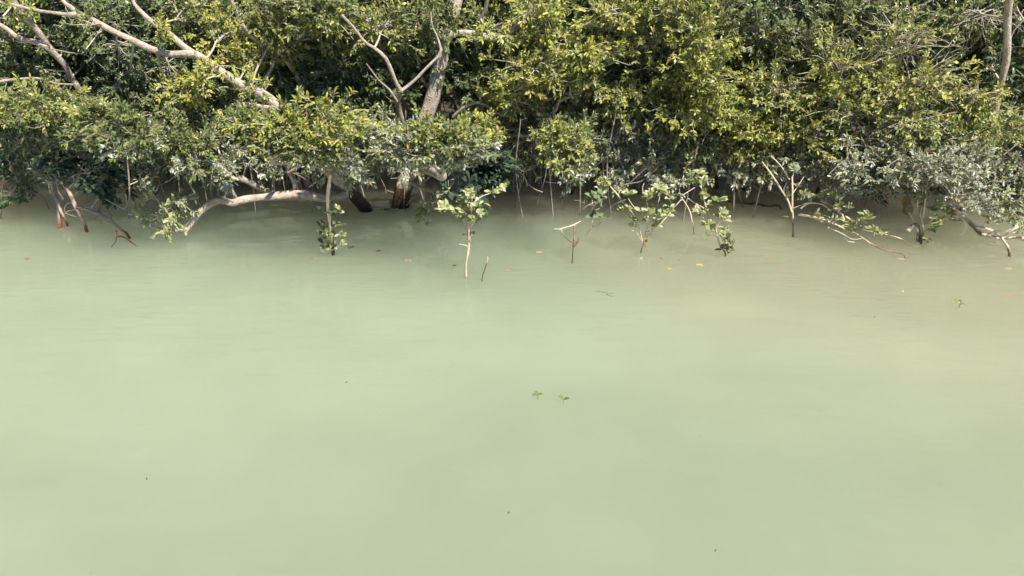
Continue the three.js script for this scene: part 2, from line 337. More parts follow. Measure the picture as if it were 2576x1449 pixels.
// ------------------------------------------------------------------ the big trees at the water's edge
{ // 1: main tree in the middle
  R = rng(101);
  const f = foot(1008, 512), D = -f[1].z;
  const t = new Plant('mangrove_tree', 'stout pale mangrove trunk with brown tide-stained foot and sawn-off stub', 'tree', f[0]);
  t.limb('trunk', [...f, ...P3('f 1490 600 1540 470 1620 350 b 1700 1210 1745 1080 1800 900 1832 720 1868 560', D, D + 0.1), ...P3('b 1890 420 1940 250 2000 80 2040 -150 2100 -450', D + 0.1, D + 0.3)], 0.088, 0.045, { knob: 0.07, tint: tideStain(0.17), step: 0.04, seg: 18 });
  t.limb('branch', P3('b 1905 380 2040 330 2250 345 2450 390 2540 330 c 100 230 200 110 330 -20 430 -160', D + 0.05, D - 0.1), 0.029, 0.016, { seg: 10, knob: 0.18 });
  t.limb('branch', P3('b 2250 345 2230 230 2300 120 2340 -50', D - 0.02, D - 0.15), 0.022, 0.012);
  t.limb('sawn_stub', P3('f 1610 400 1700 415 1780 440 1870 490', D, D - 0.8), 0.05, 0.044, { seg: 14, knob: 0.05 });
  t.limb('branch', P3('f 1560 560 1640 605 1740 630 1800 670 1830 760 1850 850', D - 0.06, D - 0.4), 0.021, 0.011, { knob: 0.15 });
  // forked branch in front, to the left
  t.limb('branch', P3('f 1590 380 1520 180 1465 30 b 1465 1230 1435 1100 1428 1010 1455 910', D - 0.05, D - 0.35), 0.028, 0.021, { seg: 10 });
  t.limb('branch', P3('b 1455 915 1400 810 1350 680 1300 580 1200 490 1090 420 1010 310 930 220 860 150', D - 0.35, D - 0.45), 0.019, 0.008, { seg: 10, knob: 0.16 });
  t.limb('branch', P3('b 1460 915 1500 885 1600 805 1700 700 1800 600 1860 530 1830 390 1770 250 1760 120', D - 0.35, D - 0.2), 0.014, 0.006);
  t.limb('branch', P3('b 1420 1020 1330 890 1240 815 1170 720 1110 640', D - 0.37, D - 0.5), 0.012, 0.005);
  // limbs reaching right over the water
  t.limb('branch', P3('f 1640 330 1900 220 2150 150 2330 110 2500 60 g -20 70 120 80 260 75', D, D - 0.1), 0.03, 0.014, { seg: 10 });
  t.limb('branch', P3('g -180 90 20 20 c 160 1290 330 1200 440 1100 470 1020 600 965 750 890 900 780 1010 690', D - 0.05, D + 0.1), 0.024, 0.008, { seg: 8 });
  t.limb('branch', P3('b 1950 1380 2090 1230 2180 1140 2290 1055 2420 1000 2576 920', D, D + 0.15), 0.02, 0.01);
  t.limb('branch', P3('b 1980 1180 2090 1080 2210 1035 2300 1050 2400 1120 2490 1170', D - 0.1, D - 0.2), 0.014, 0.007);
  t.limb('branch', P3('c 180 1200 60 1240 -60 1300 -160 1340', D, D), 0.014, 0.016);
  for (const b of [
    [1100, 338, 105, 38, 5.1, 'yg'], [1010, 375, 75, 36, 5.05, 'gs'], [1150, 372, 75, 36, 5.05, 'gs'], [1190, 335, 60, 30, 5.2, 'y'],
    [1075, 530, 26, 24, 5.62, 'p', { n: 5, limb: false }], [1175, 195, 70, 60, 6.6, 'gd'], [1235, 92, 46, 22, 5.9, 'y', { n: 8 }], [1250, 60, 85, 60, 6.6, 'yg'], [1340, 40, 80, 50, 6.1, 'y'], [1345, 175, 100, 55, 6, 'y'],
    [1290, 235, 75, 38, 6.1, 'y'], [1470, 130, 90, 55, 6.1, 'y'], [1440, 210, 70, 40, 6.1, 'yg'], [1430, 365, 75, 48, 5.35, 'gy'], [1455, 425, 45, 38, 5.25, 'gs'], [1390, 330, 45, 30, 5.9, 'g'], [960, 60, 100, 60, 6.3, 'gy'], [1075, 60, 85, 60, 6.4, 'g'],
    [1080, 345, 110, 36, 5.75, 'gd'], [960, 420, 45, 24, 5.8, 's', { n: 7 }], [1165, 405, 40, 18, 5.15, 's', { n: 7 }], [1075, 398, 50, 16, 5.2, 's', { n: 7 }], [1010, 425, 36, 22, 5.7, 's', { n: 6 }], [1300, 385, 50, 30, 6.3, 'd', { n: 8 }], [1340, 420, 40, 24, 6.3, 'gs', { n: 6 }], [1170, 400, 40, 24, 5.3, 's', { n: 7 }], [1170, 360, 80, 34, 5.9, 'd'], [1000, 355, 80, 36, 5.8, 'd'], [1330, 320, 60, 30, 6.3, 'd'], [1430, 345, 70, 40, 5.95, 'd'], [930, 250, 60, 50, 6.5, 'gd'], [1060, 255, 45, 45, 6.6, 'd'], [1000, -60, 140, 70, 6.85, 'g', { n: 18 }], [1250, -80, 150, 80, 6.85, 'g', { n: 18 }], [1450, -90, 150, 80, 6.85, 'gy', { n: 18 }], [1560, 255, 70, 50, 6.2, 'yg'], [1240, 280, 50, 30, 6.4, 'g'],
  ]) B(t, ...b);
  t.finish();
}
{ // 2: leaning tree, its long limb lying just above the water
  R = rng(102);
  const f = foot(918, 523, 0.05), D = -f[1].z;
  const t = new Plant('mangrove_tree', 'leaning mangrove with long pale limb stretched low over the water', 'tree', f[0]);
  t.limb('trunk', [...f, ...P3('f 1010 720 930 620 820 520 690 400 500 260 350 150 b 200 1060 60 945 a 2400 840 2250 740 2090 620 1965 545', D, D - 0.15)], 0.064, 0.03, { knob: 0.08, tint: tideStain(0.16), step: 0.04, seg: 16 });
  t.limb('branch', P3('a 1965 545 1880 540 1700 545 1510 490 1350 410 1150 320 1000 240 800 150 700 150', D - 0.15, D - 0.2), 0.029, 0.02, { seg: 12, knob: 0.16 });
  t.limb('branch', P3('a 700 150 550 130 400 110 250 80 120 45 0 20 -200 -20', D - 0.2, D - 0.1), 0.015, 0.009, { seg: 8 });
  t.limb('branch', P3('a 800 150 720 80 640 20 600 -100', D - 0.2, D), 0.02, 0.014, { seg: 8 });
  t.limb('branch', P3('a 1965 545 1850 470 1720 350 1590 265 1480 180 1420 120 1350 40 1300 -120', D - 0.15, D), 0.025, 0.012, { seg: 10, knob: 0.16 });
  t.limb('branch', P3('b 180 1090 60 1075 a 2500 1050 2400 1040 2330 1060', D - 0.1, D - 0.3), 0.02, 0.013, { seg: 8 });
  const low = P3('f 960 650 850 700 700 715 560 690 400 680 200 700 0 712 e 2430 735 2330 765 2200 735 2090 785 1990 880 1930 960 1880 1020 1860 1050', D, 5.55);
  t.limb('low_limb', low, 0.043, 0.025, { seg: 14, knob: 0.15, step: 0.04, tint: tideStain(0.018) });
  t.limb('branch', P3('e 1870 1030 1780 1045 1640 1035 1500 990 1410 965 1370 990', 5.55, 5.45), 0.017, 0.006, { knob: 0.2 });
  t.limb('branch', P3('e 1862 1045 1866 1075 1872 1092', 5.55, 5.54), 0.014, 0.009);
  t.limb('branch', P3('e 2390 740 2340 660 2290 520 2250 430 2230 330', 5.95, 5.8), 0.019, 0.01, { knob: 0.16 });
  t.limb('branch', P3('f 385 660 392 590 350 500 318 450 335 370 350 300', 6.15, 6.1), 0.02, 0.012);
  t.limb('branch', P3('f 330 455 430 400 500 330 540 250', 6.1, 6.0), 0.013, 0.009);
  t.limb('branch', P3('f 165 650 165 560 175 450 170 380', 6.1, 6.2), 0.006, 0.004);
  t.limb('sawn_stub', P3('f 330 335 260 360 200 358 150 350', 6.0, 5.7), 0.018, 0.021, { seg: 10 });
  t.limb('branch', P3('f 170 660 0 595 e 2480 540 2390 510', 6.2, 6.0), 0.024, 0.028, { seg: 10, tint: null });
  t.limb('branch', P3('e 1960 665 1900 560 1870 500 1960 460 2010 430 2080 440', 5.7, 5.6), 0.008, 0.005);
  for (const b of [
    [690, 318, 95, 42, 5.1, 'yg'], [830, 310, 105, 52, 5.1, 'y'], [900, 365, 85, 42, 5.6, 'gs'], [760, 372, 95, 36, 5.1, 'g'], [950, 335, 60, 40, 5.5, 'gs'], [640, 305, 50, 32, 5.2, 'g'],
    [870, 415, 42, 26, 5.3, 's', { n: 8 }], [500, 375, 75, 46, 5.65, 'g'], [530, 422, 55, 28, 5.7, 'gs', { n: 12 }], [440, 350, 50, 35, 5.5, 'g'], [860, 340, 90, 40, 5.95, 'd'], [920, 340, 80, 40, 5.9, 'gd'], [465, 232, 55, 40, 5.95, 'y'], [625, 150, 65, 50, 6.3, 'y'], [580, 70, 95, 50, 6.4, 'y'],
    [470, 35, 80, 36, 6.5, 'g'], [395, 88, 26, 24, 5.9, 'y', { n: 4 }], [520, 225, 70, 55, 6.45, 'g'], [690, 190, 55, 45, 6.6, 'g'], [330, 150, 85, 50, 6.4, 'd'], [330, 225, 80, 45, 6.35, 'd'], [420, 205, 70, 50, 6.4, 'gd'], [400, 270, 70, 36, 6.2, 'gd'], [545, 300, 70, 36, 6.2, 'gd'], [600, 260, 60, 40, 6.35, 'g'], [620, 410, 40, 26, 6.1, 's', { n: 7 }], [560, 438, 36, 22, 5.6, 's', { n: 8 }], [480, 415, 40, 20, 5.55, 's', { n: 8 }], [885, 440, 36, 24, 5.4, 's', { n: 8 }], [930, 412, 46, 20, 5.65, 's', { n: 8 }], [780, 400, 50, 16, 5.15, 'sg', { n: 8 }], [545, 168, 42, 26, 5.8, 'y', { n: 7 }], [640, 225, 38, 24, 5.8, 'yg', { n: 6 }], [235, 62, 36, 20, 5.9, 'g', { n: 5 }], [690, 425, 40, 22, 6.2, 'sd', { n: 7 }], [800, 415, 45, 25, 5.9, 's', { n: 8 }], [580, 395, 40, 30, 5.9, 'sg', { n: 8 }], [420, 400, 45, 26, 6, 'sd', { n: 7 }], [250, 110, 70, 40, 6.5, 'd'],
    [410, 530, 62, 45, 5.5, 'p', { n: 16, limb: false, sprays: 3 }], [465, 500, 25, 20, 5.6, 's', { n: 4 }], [700, 40, 60, 50, 6.3, 'g'], [300, -60, 140, 70, 6.85, 'g', { n: 18 }], [560, -70, 150, 70, 6.85, 'g', { n: 18 }], [820, -60, 140, 70, 6.85, 'g', { n: 18 }],
  ]) B(t, ...b);
  t.finish();
}
{ // 3: leaning trunk at the left
  R = rng(103);
  const f = foot(388, 480), D = -f[1].z;
  const t = new Plant('mangrove_tree', 'mangrove trunk slanting up to the top corner through dark leaves', 'tree', f[0]);
  t.limb('trunk', [...f, ...P3('e 1440 400 1370 240 p 300 320 a 920 1070 820 930 720 790 655 660 565 560 480 460 400 340 310 230 230 140 160 50 90 -80 0 -300', D, D - 0.5)], 0.034, 0.022, { knob: 0.1, seg: 14 });
  t.limb('branch', P3('a 480 480 350 420 200 390 60 285 -40 230', D - 0.5, D - 0.3), 0.022, 0.016, { seg: 8 });
  t.limb('branch', P3('a 860 1040 780 1020 720 1000', D - 0.4, D - 0.5), 0.012, 0.007);
  t.limb('branch', P3('a 740 850 600 845 540 840 480 810 380 790 200 795 60 810 -40 830', D - 0.45, D - 0.7), 0.008, 0.011, { knob: 0.2 });
  t.limb('branch', P3('a 520 835 590 900 640 980 665 1110', D - 0.5, D - 0.6), 0.006, 0.002);
  t.limb('branch', P3('a 400 800 420 850 455 860 430 930 390 1000', D - 0.55, D - 0.6), 0.004, 0.0015);
  t.limb('branch', P3('a 510 490 700 530 860 550 950 605 1050 690', D - 0.5, D - 0.6), 0.005, 0.002);
  t.limb('branch', P3('p 310 330 p 380 300 a 1660 1340 1760 1390', D - 0.4, D - 0.7), 0.02, 0.022, { seg: 10 });
  t.limb('branch', P3('e 1010 320 1100 250 1250 230 1380 200 1500 160 1640 150 1760 100', 5.75, 5.9), 0.015, 0.018, { knob: 0.15 });
  t.limb('aerial_root', [...P3('e 1270 100 1280 300 1297 500 1303 660 1300 740', 5.8, 5.75), ...P3('e 1275 780 1258 830', 5.75)], 0.007, 0.006, { tint: null });
  for (const b of [
    [110, 272, 105, 45, 5.6, 'gy'], [300, 322, 115, 50, 5.2, 'g'], [240, 290, 70, 35, 5.3, 'gy'], [350, 362, 60, 28, 5.2, 'gs'], [60, 300, 70, 40, 6, 'g'], [300, 335, 110, 40, 5.8, 'd'], [30, 485, 40, 26, 6, 'd', { n: 9 }], [135, 440, 44, 24, 5.95, 's', { n: 7 }], [365, 450, 36, 22, 5.95, 's', { n: 6 }], [60, 400, 60, 30, 6.1, 'd', { n: 12 }], [150, 370, 60, 24, 5.9, 'gs', { n: 9 }], [330, 410, 40, 24, 6, 'sd', { n: 6 }], [30, 450, 40, 30, 6.3, 'd', { n: 8 }], [160, 310, 100, 40, 5.9, 'd'], [40, 330, 80, 40, 5.9, 'd'], [400, 335, 60, 30, 5.9, 'd'], [40, 120, 70, 50, 6.5, 'gd'], [60, 190, 70, 40, 6.4, 'gd'], [140, 190, 70, 50, 6.6, 'd'], [130, 90, 60, 40, 6.6, 'd'],
    [230, 140, 70, 60, 6.9, 'd'], [90, 210, 80, 40, 6.8, 'd'], [280, 240, 60, 45, 6.6, 'd'], [60, 50, 80, 50, 6.7, 'gd'], [200, 75, 80, 45, 6.8, 'gd'], [300, 30, 90, 50, 6.5, 'gd'], [50, -60, 150, 70, 6.85, 'g', { n: 18 }], [40, 25, 40, 30, 6.1, 'y', { n: 5 }],
  ]) B(t, ...b);
  t.finish();
}
{ // 4: stilt-rooted mangrove at the left edge
  R = rng(104);
  const f = foot(-30, 505), D = -f[1].z;
  const t = new Plant('stilt_mangrove', 'stilt-rooted mangrove by the picture edge with reddish prop roots in the water', 'tree', f[0]);
  const dark = () => [0.9, 0.8, 0.72];
  t.limb('trunk', [...f, ...P3('e 0 640 60 520 140 390 205 250 260 120 295 20 310 -120', D, D - 0.1)], 0.034, 0.02, { tint: dark, seg: 10 });
  t.limb('branch', P3('e -60 230 0 190 60 95 200 50 300 30 400 40', D - 0.3, D - 0.15), 0.018, 0.01);
  t.limb('branch', P3('e 410 35 560 90 640 140 720 190 830 210', D - 0.2, D - 0.4), 0.011, 0.007, { tint: dark });
  const rt = redFoot(0.05);
  const end = (px, py) => { const w = W(px, py); return [w, V(w.x, -0.2, w.z + 0.05)]; };
  t.limb('prop_root', [...P3('e 400 30 425 200 450 330 485 430 530 600 570 720 590 800', D - 0.2, 5.85), ...end(150, 566)], 0.017, 0.014, { tint: rt, knob: 0.15 });
  t.limb('prop_root', [...P3('e 590 800 630 880', 5.85, 5.8), ...end(169, 562)], 0.013, 0.009, { tint: rt });
  t.limb('prop_root', [...P3('e 480 410 560 490 650 590 700 660 750 780 800 880', 6.0, 5.68), ...end(217, 576)], 0.018, 0.014, { tint: rt, knob: 0.15 });
  t.limb('prop_root', [...P3('e 770 800 900 840 1050 900 1150 970 1230 1040', 5.7, 5.6), ...end(324, 592)], 0.014, 0.009, { tint: rt });
  const red = () => [0.6, 0.3, 0.24];
  for (const [s, a, b] of [
    ['e 655 865 720 835 800 830 900 800 1000 785 1085 792', 5.7, 5.6], ['e 860 785 920 755 995 735', 5.65, 5.6], ['e 660 870 740 895 830 920', 5.7, 5.6], ['e 655 865 650 800 690 765 730 760', 5.7, 5.7], ['e 1020 855 1090 855 1140 825 1155 815', 5.6, 5.55],
    ['e 1090 850 1130 850 1160 858', 5.58, 5.55], ['e 860 940 940 935 1040 945 1150 965', 5.6, 5.55], ['e 940 790 1010 815 1080 850 1120 880', 5.62, 5.58], ['e 1150 955 1220 955 1290 965', 5.55, 5.5], ['e 1000 940 1020 980 1050 1010', 5.56, 5.54],
    ['e 900 840 960 890 1010 930 1060 960', 5.6, 5.55], ['e 1080 880 1150 890 1200 925', 5.58, 5.5],
  ]) t.limb('bare_twig', P3(s, a, b), 0.0038, 0.0018, { tint: () => [1.05, 0.95, 0.98] });
  for (const s of ['e 1168 1045 1180 1090 1160 1160 1132 1250', 'e 1183 1100 1250 1110 1320 1160 1390 1217']) t.limb('red_twig', P3(s, 5.5, 5.38).map((p) => V(p.x, Math.max(p.y, 0.006), p.z)), 0.006, 0.003, { tint: red });
  const rh = { geos: RHIZO, len: 0.1, gloss: 0.8, sprays: 2, pairs: 3 };
  B(t, 235, 430, 62, 42, 5.95, 'r', { ...rh, n: 16 }); B(t, 165, 395, 50, 30, 6.1, 'r', { ...rh, n: 8 }); B(t, 280, 470, 45, 25, 5.95, 'r', { ...rh, n: 9 }); B(t, 60, 390, 50, 30, 6.3, 'r', { ...rh, n: 8 });
  t.finish();
}
{ // 5: branching tree behind
  R = rng(105);
  const f = foot(772, 470), D = -f[1].z;
  const t = new Plant('mangrove_tree', 'shaded grey mangrove forking widely above the leaning tree', 'tree', f[0]);
  t.limb('trunk', [...f, ...P3('b 490 1300 475 1100 472 930 450 850 400 740 330 640 260 540', D - 0.2, D - 0.4)], 0.032, 0.022, { seg: 12 });
  t.limb('branch', P3('b 260 540 150 480 60 440 0 400 a 2480 330 2420 200 2350 60 2300 -100', D - 0.4, D - 0.5), 0.02, 0.014, { seg: 9 });
  t.limb('branch', P3('b 262 535 350 455 400 390 500 320 600 255 700 200 800 170 930 125', D - 0.4, D - 0.5), 0.017, 0.007, { seg: 9 });
  t.limb('branch', P3('b 355 455 450 410 570 370 650 330 690 260 700 190', D - 0.42, D - 0.5), 0.012, 0.005);
  t.limb('branch', P3('b 350 440 380 330 450 240 505 190', D - 0.4, D - 0.4), 0.011, 0.006);
  t.limb('branch', P3('b 575 360 550 210 515 125 400 0 340 -100', D - 0.45, D - 0.5), 0.012, 0.009);
  t.limb('branch', P3('b 475 890 512 720 520 630', D - 0.3, D - 0.2), 0.017, 0.01);
  t.limb('branch', P3('b 470 900 560 800 640 740', D - 0.3, D - 0.2), 0.012, 0.007);
  for (const b of [[690, 90, 70, 50, 6.3, 'gy'], [820, 60, 90, 55, 6.2, 'gy'], [860, 150, 90, 50, 6.5, 'gd'], [870, 235, 90, 50, 6.45, 'd'], [940, 200, 60, 60, 6.45, 'gd'], [800, 265, 70, 40, 6.4, 'gd'], [960, 140, 60, 50, 6.5, 'g'], [680, 200, 50, 50, 6.5, 'g'], [740, 150, 60, 40, 6.6, 'gd'], [880, 280, 70, 40, 6.5, 'd'], [780, 10, 90, 50, 6.2, 'g'], [700, 270, 60, 40, 6.4, 'gd'], [900, 110, 70, 50, 6.5, 'g']]) B(t, ...b);
  t.finish();
}
// ---- trees of the right half: foot, then wood, then boughs
function tree(seed, label, footAt, trunk, r0, r1, limbs, boughs, dD = -0.2, opt = {}) {
  R = rng(seed);
  const f = foot(...footAt), D = -f[1].z;
  const t = new Plant('mangrove_tree', label, 'tree', f[0]);
  t.limb('trunk', [...f, ...P3(trunk, D + 0.02, D + dD)], r0, r1, { seg: 12, tint: tideStain(opt.stain ?? 0.1, 0.8), ...opt });
  for (const [s, a, b, p, q] of limbs) t.limb('branch', P3(s, D + a, D + b), p, q);
  for (const b of boughs) B(t, ...b);
  t.finish(opt.single ?? 300);
  return t;
}
tree(106, 'mangrove with a smooth trunk curving out of the shaded water', [1582, 462], 'g 1300 470 1440 405 1490 260 1550 150 1640 30 c 1660 1300 1700 1150 1720 980 1740 700', 0.03, 0.016,
  [['g 1440 405 1540 340 1600 260', -0.05, -0.1, 0.014, 0.008], ['c 1720 980 1640 800 1560 600', -0.2, -0.3, 0.012, 0.007]],
  [[1750, 115, 85, 60, 6.05, 'y'], [1800, 215, 100, 60, 5.95, 'y'], [1740, 285, 95, 42, 5.95, 'y'], [1680, 205, 75, 55, 6.2, 'yg'], [1830, 300, 70, 40, 6.05, 'y'], [1620, 85, 95, 60, 6.35, 'gy'], [1600, 170, 70, 50, 6.4, 'gd'], [1540, 25, 90, 50, 6.2, 'y'], [1700, 20, 90, 50, 6.2, 'gy'], [1700, 310, 90, 40, 6.3, 'd'], [1680, 460, 44, 22, 5.9, 's', { n: 8 }], [1545, 462, 36, 20, 6, 's', { n: 7 }], [1560, 425, 45, 28, 6.2, 's', { n: 8 }], [1650, 440, 45, 24, 6.1, 's', { n: 8 }], [1740, 440, 45, 26, 6, 'sg', { n: 8 }], [1780, 345, 90, 36, 6.2, 'd'], [1640, 395, 50, 35, 6.2, 's'], [1760, 395, 65, 36, 6.1, 'sg'], [1700, 340, 70, 34, 6.1, 'g'], [1650, -70, 150, 70, 6.85, 'g', { n: 18 }], [1800, 30, 80, 50, 6.3, 'g']]);
tree(107, 'cluster-stemmed thin mangrove with silvery silt-coated leaves beside curved trunk', [1575, 466], 'g 1140 450 1130 330 1160 210 1200 90 c 1210 1380 1190 1200 1180 1050', 0.013, 0.007,
  [['g 1040 590 1040 480 1010 360 985 240 960 120', -0.05, -0.05, 0.009, 0.005], ['g 1105 600 1110 480 1090 330 1045 200 1010 90', -0.1, -0.1, 0.008, 0.005], ['g 1060 440 1160 360 1250 270', -0.1, -0.2, 0.006, 0.003], ['g 1000 270 900 320 960 430', -0.1, -0.2, 0.004, 0.002]],
  [[1560, 320, 55, 55, 6.35, 's'], [1530, 385, 40, 25, 6.3, 's', { n: 6 }], [1610, 350, 40, 40, 6.4, 's'], [1570, 250, 50, 40, 6.5, 'gs']], -0.1);
tree(108, 'forked mangrove trunk with stained foot right of the curved trunk', [1803, 467], 'g 2058 450 2040 380 2015 300 1990 180 c 2020 1400 2000 1200', 0.024, 0.013,
  [['g 2050 390 2100 280 2150 170 2210 80 c 2250 1330 2300 1150', -0.02, -0.2, 0.018, 0.01], ['g 1985 610 1995 500 2020 400 1960 330 1920 260', -0.05, -0.1, 0.01, 0.006], ['c 2250 1330 2330 1180 2400 1020 2500 860', -0.2, -0.2, 0.01, 0.007]],
  [[1900, 60, 90, 55, 6.4, 'gd'], [1960, 150, 80, 55, 6.3, 'g'], [1960, 240, 100, 60, 6.1, 'gy'], [1900, 330, 70, 40, 6.05, 'y'], [1860, 370, 70, 30, 6.05, 'yg'], [1860, 430, 45, 25, 6, 's', { n: 7 }], [2010, 320, 80, 40, 6.1, 'yg'], [1900, -60, 150, 70, 6.85, 'g', { n: 18 }], [1890, 190, 50, 50, 6.4, 'g']]);
tree(109, 'slim upright mangrove trunk between forked trunk and slanting trunk', [1851, 474], 'g 2270 530 2290 400 2285 220 2340 120 c 2420 1360 2450 1200', 0.017, 0.01, [['g 2290 260 2380 200 2440 130', -0.1, -0.15, 0.008, 0.005]],
  [[1950, 350, 90, 36, 6.3, 'd'], [1900, 440, 45, 24, 6.1, 's', { n: 7 }], [1990, 450, 50, 24, 6, 's', { n: 8 }], [2050, 380, 90, 30, 6.2, 'd'], [1930, 400, 70, 32, 6.1, 'sg'], [2000, 395, 70, 32, 6.1, 's'], [2050, 345, 90, 42, 6, 'yg']]);
tree(110, 'thick mangrove trunk slanting right, foot dark and wet', [1872, 471], 'g 2400 505 2480 425 2570 370 h 60 300 200 180 400 60 d 560 1300 700 1050', 0.027, 0.015, [['g 2480 425 2500 300 2480 180', -0.02, -0.05, 0.014, 0.009]],
  [[2090, 60, 100, 60, 6.4, 'gd'], [2030, 90, 90, 60, 6.3, 'g', { bare: 0.2 }], [2120, 175, 110, 65, 6.05, 'y', { bare: 0.3 }], [2150, 290, 110, 52, 5.95, 'yg', { bare: 0.3 }], [2080, 235, 70, 45, 6.05, 'y', { bare: 0.25 }], [2180, 370, 100, 42, 5.85, 'gs', { bare: 0.2 }], [2100, 415, 70, 30, 5.95, 's', { bare: 0.2 }], [2080, -70, 150, 70, 6.85, 'g', { n: 18 }]]);
tree(111, 'many-twigged mangrove with wet brown foot under grey silted leaves', [2057, 481], 'h 540 560 620 480 720 400 900 250 d 1000 1400 1150 1150 1300 900', 0.02, 0.012, [['h 560 540 500 480 480 420', -0.02, -0.05, 0.012, 0.008], ['h 640 590 690 520 720 440', -0.05, -0.05, 0.012, 0.009], ['h 850 250 930 330 1010 430 1060 570', -0.25, -0.4, 0.008, 0.004], ['d 1150 1150 1330 950 1420 800', -0.2, -0.3, 0.01, 0.005]],
  [[2250, 100, 105, 62, 6.15, 'yg', { bare: 0.35 }], [2330, 205, 110, 60, 6, 'y', { bare: 0.35 }], [2290, 320, 110, 52, 5.85, 'gy', { bare: 0.3 }], [2230, 240, 80, 50, 6, 'y', { bare: 0.3 }], [2250, 410, 90, 42, 5.75, 's', { bare: 0.15 }], [2340, 430, 95, 48, 5.4, 's', { bare: 0.1 }], [2250, 380, 100, 40, 6, 'd'], [2150, 432, 50, 24, 5.5, 's', { n: 9 }], [2255, 448, 50, 24, 5.45, 's', { n: 9 }], [2080, 470, 45, 22, 5.9, 's', { n: 7 }], [2230, 470, 60, 26, 5.75, 'sd', { n: 9 }], [2420, 490, 50, 26, 5.6, 's', { n: 8 }], [2350, 400, 100, 40, 5.9, 'd'], [2160, 390, 80, 36, 6.1, 'd'], [2380, 370, 80, 42, 5.75, 'g', { bare: 0.15 }], [2330, 490, 50, 26, 5.6, 'sd', { n: 9 }], [2160, 470, 55, 30, 5.75, 'r', { n: 10 }], [2280, -70, 150, 70, 6.85, 'g', { n: 18 }], [2200, 20, 90, 50, 6.4, 'g', { bare: 0.2 }]], -0.4);
tree(112, 'tall slender mangrove trunk rising full height beside the picture edge', [2424, 523], 'h 2040 700 2100 560 2150 360 2200 130 d 2230 1390 2275 1150 2335 880 2390 650 2405 500 2412 150 2430 0 2440 -300', 0.032, 0.024, [['h 2050 640 1900 700 1750 770', -0.1, -0.5, 0.007, 0.004], ['h 2110 500 2200 560 2330 520 2470 430', -0.1, -0.2, 0.008, 0.005], ['d 2400 500 2480 300 2576 200', -0.05, -0.05, 0.008, 0.005]],
  [[2430, 45, 95, 50, 6.35, 'g', { bare: 0.25 }], [2500, 130, 80, 60, 6.8, 'd'], [2440, 260, 70, 50, 6, 'y', { bare: 0.25 }], [2530, 330, 60, 45, 6.2, 'yg'], [2450, 350, 60, 40, 5.8, 'yg'], [2545, 250, 60, 60, 6.8, 'd'], [2540, 440, 55, 45, 5.7, 'gs'], [2455, 520, 46, 24, 5.4, 's', { n: 9 }], [2540, 520, 40, 26, 5.4, 'gs', { n: 9 }], [2480, 460, 50, 36, 5.65, 's'], [2560, 500, 40, 40, 5.6, 'gs'], [2500, -70, 150, 70, 6.85, 'g', { n: 18 }], [2560, 60, 60, 50, 6.5, 'g'], [2420, 430, 60, 45, 5.4, 's']]);
tree(113, 'low mangrove stump-like trunk with olive leaves between main and curved trunks', [1438, 482], 'g 690 560 710 430 760 250 790 100 c 800 1350 850 1100', 0.02, 0.011, [['g 735 310 800 180 860 60', -0.05, -0.1, 0.008, 0.005]],
  [[1490, 300, 60, 45, 6.5, 'gd'], [1500, 390, 35, 30, 6.3, 'gs', { n: 6 }], [1620, 290, 70, 40, 6.3, 'g']]);

// slender stems in the shade
R = rng(120);
for (const [x, y, s] of [[1292, 486, 'g 10 350 40 150'], [1308, 482, 'g 60 400 75 250 100 100'], [1335, 470, 'g 170 380 150 200 160 60'], [1362, 470, 'g 290 430 300 250 280 90'], [1381, 470, 'g 380 400 390 200 370 50'], [1400, 462, 'g 420 400 500 250 560 100'], [1664, 456, 'g 1500 300 1500 150'], [1702, 462, 'g 1640 420 1690 300 1700 130'], [1740, 452, 'g 1840 380 1850 200']]) {
  const f = foot(x, y), D = -f[1].z, t = new Plant('slender_stem', 'thin bare mangrove stem standing in the deep shade behind the leaves', 'stem', f[0], 'thin stems in the shade');
  t.limb('stem', [...f, ...P3(s, D, D)], 0.007, 0.004);
  t.finish();
}
R = rng(121);
{ // glossy stilt mangrove seedling beside the main trunk
  const f = foot(1200, 492), D = -f[1].z, t = new Plant('stilt_mangrove', 'dark glossy broad-leaved mangrove shrub beside the sawn-off stub', 'shrub', f[0]);
  t.limb('stem', [...f, ...P3('f 2200 620 2190 500 2180 400', D - 0.1, D - 0.2)], 0.012, 0.007);
  const rh = { geos: RHIZO, len: 0.1, gloss: 0.8, sprays: 2, pairs: 3 };
  B(t, 1222, 418, 46, 34, 6.0, 'r', { ...rh, n: 16 }); B(t, 1198, 460, 36, 28, 5.95, 'r', { ...rh, n: 12 }); B(t, 1250, 440, 35, 30, 6.0, 'r', { ...rh, n: 8 }); B(t, 1122, 488, 14, 10, 5.8, 'r', { ...rh, n: 3, len: 0.07 });
  t.finish();
  const g = foot(2, 545), u = new Plant('stilt_mangrove_seedling', 'small bright green leaf rosette cut by the picture edge at the waterline', 'seedling', g[0]);
  u.limb('stem', [...g, P(5, 530, -g[1].z)], 0.006, 0.004);
  for (let k = 0; k < 4; k++) u.spray(P(5 + 5 * k, 528 - k * 2, -g[1].z), V(rr(-0.6, 0.8), 0.9, rr(-0.2, 0.6)), 2, 0.09, [[0.1, 0.2, 0.025], [0.08, 0.16, 0.02]], RHIZO);
  u.finish();
}

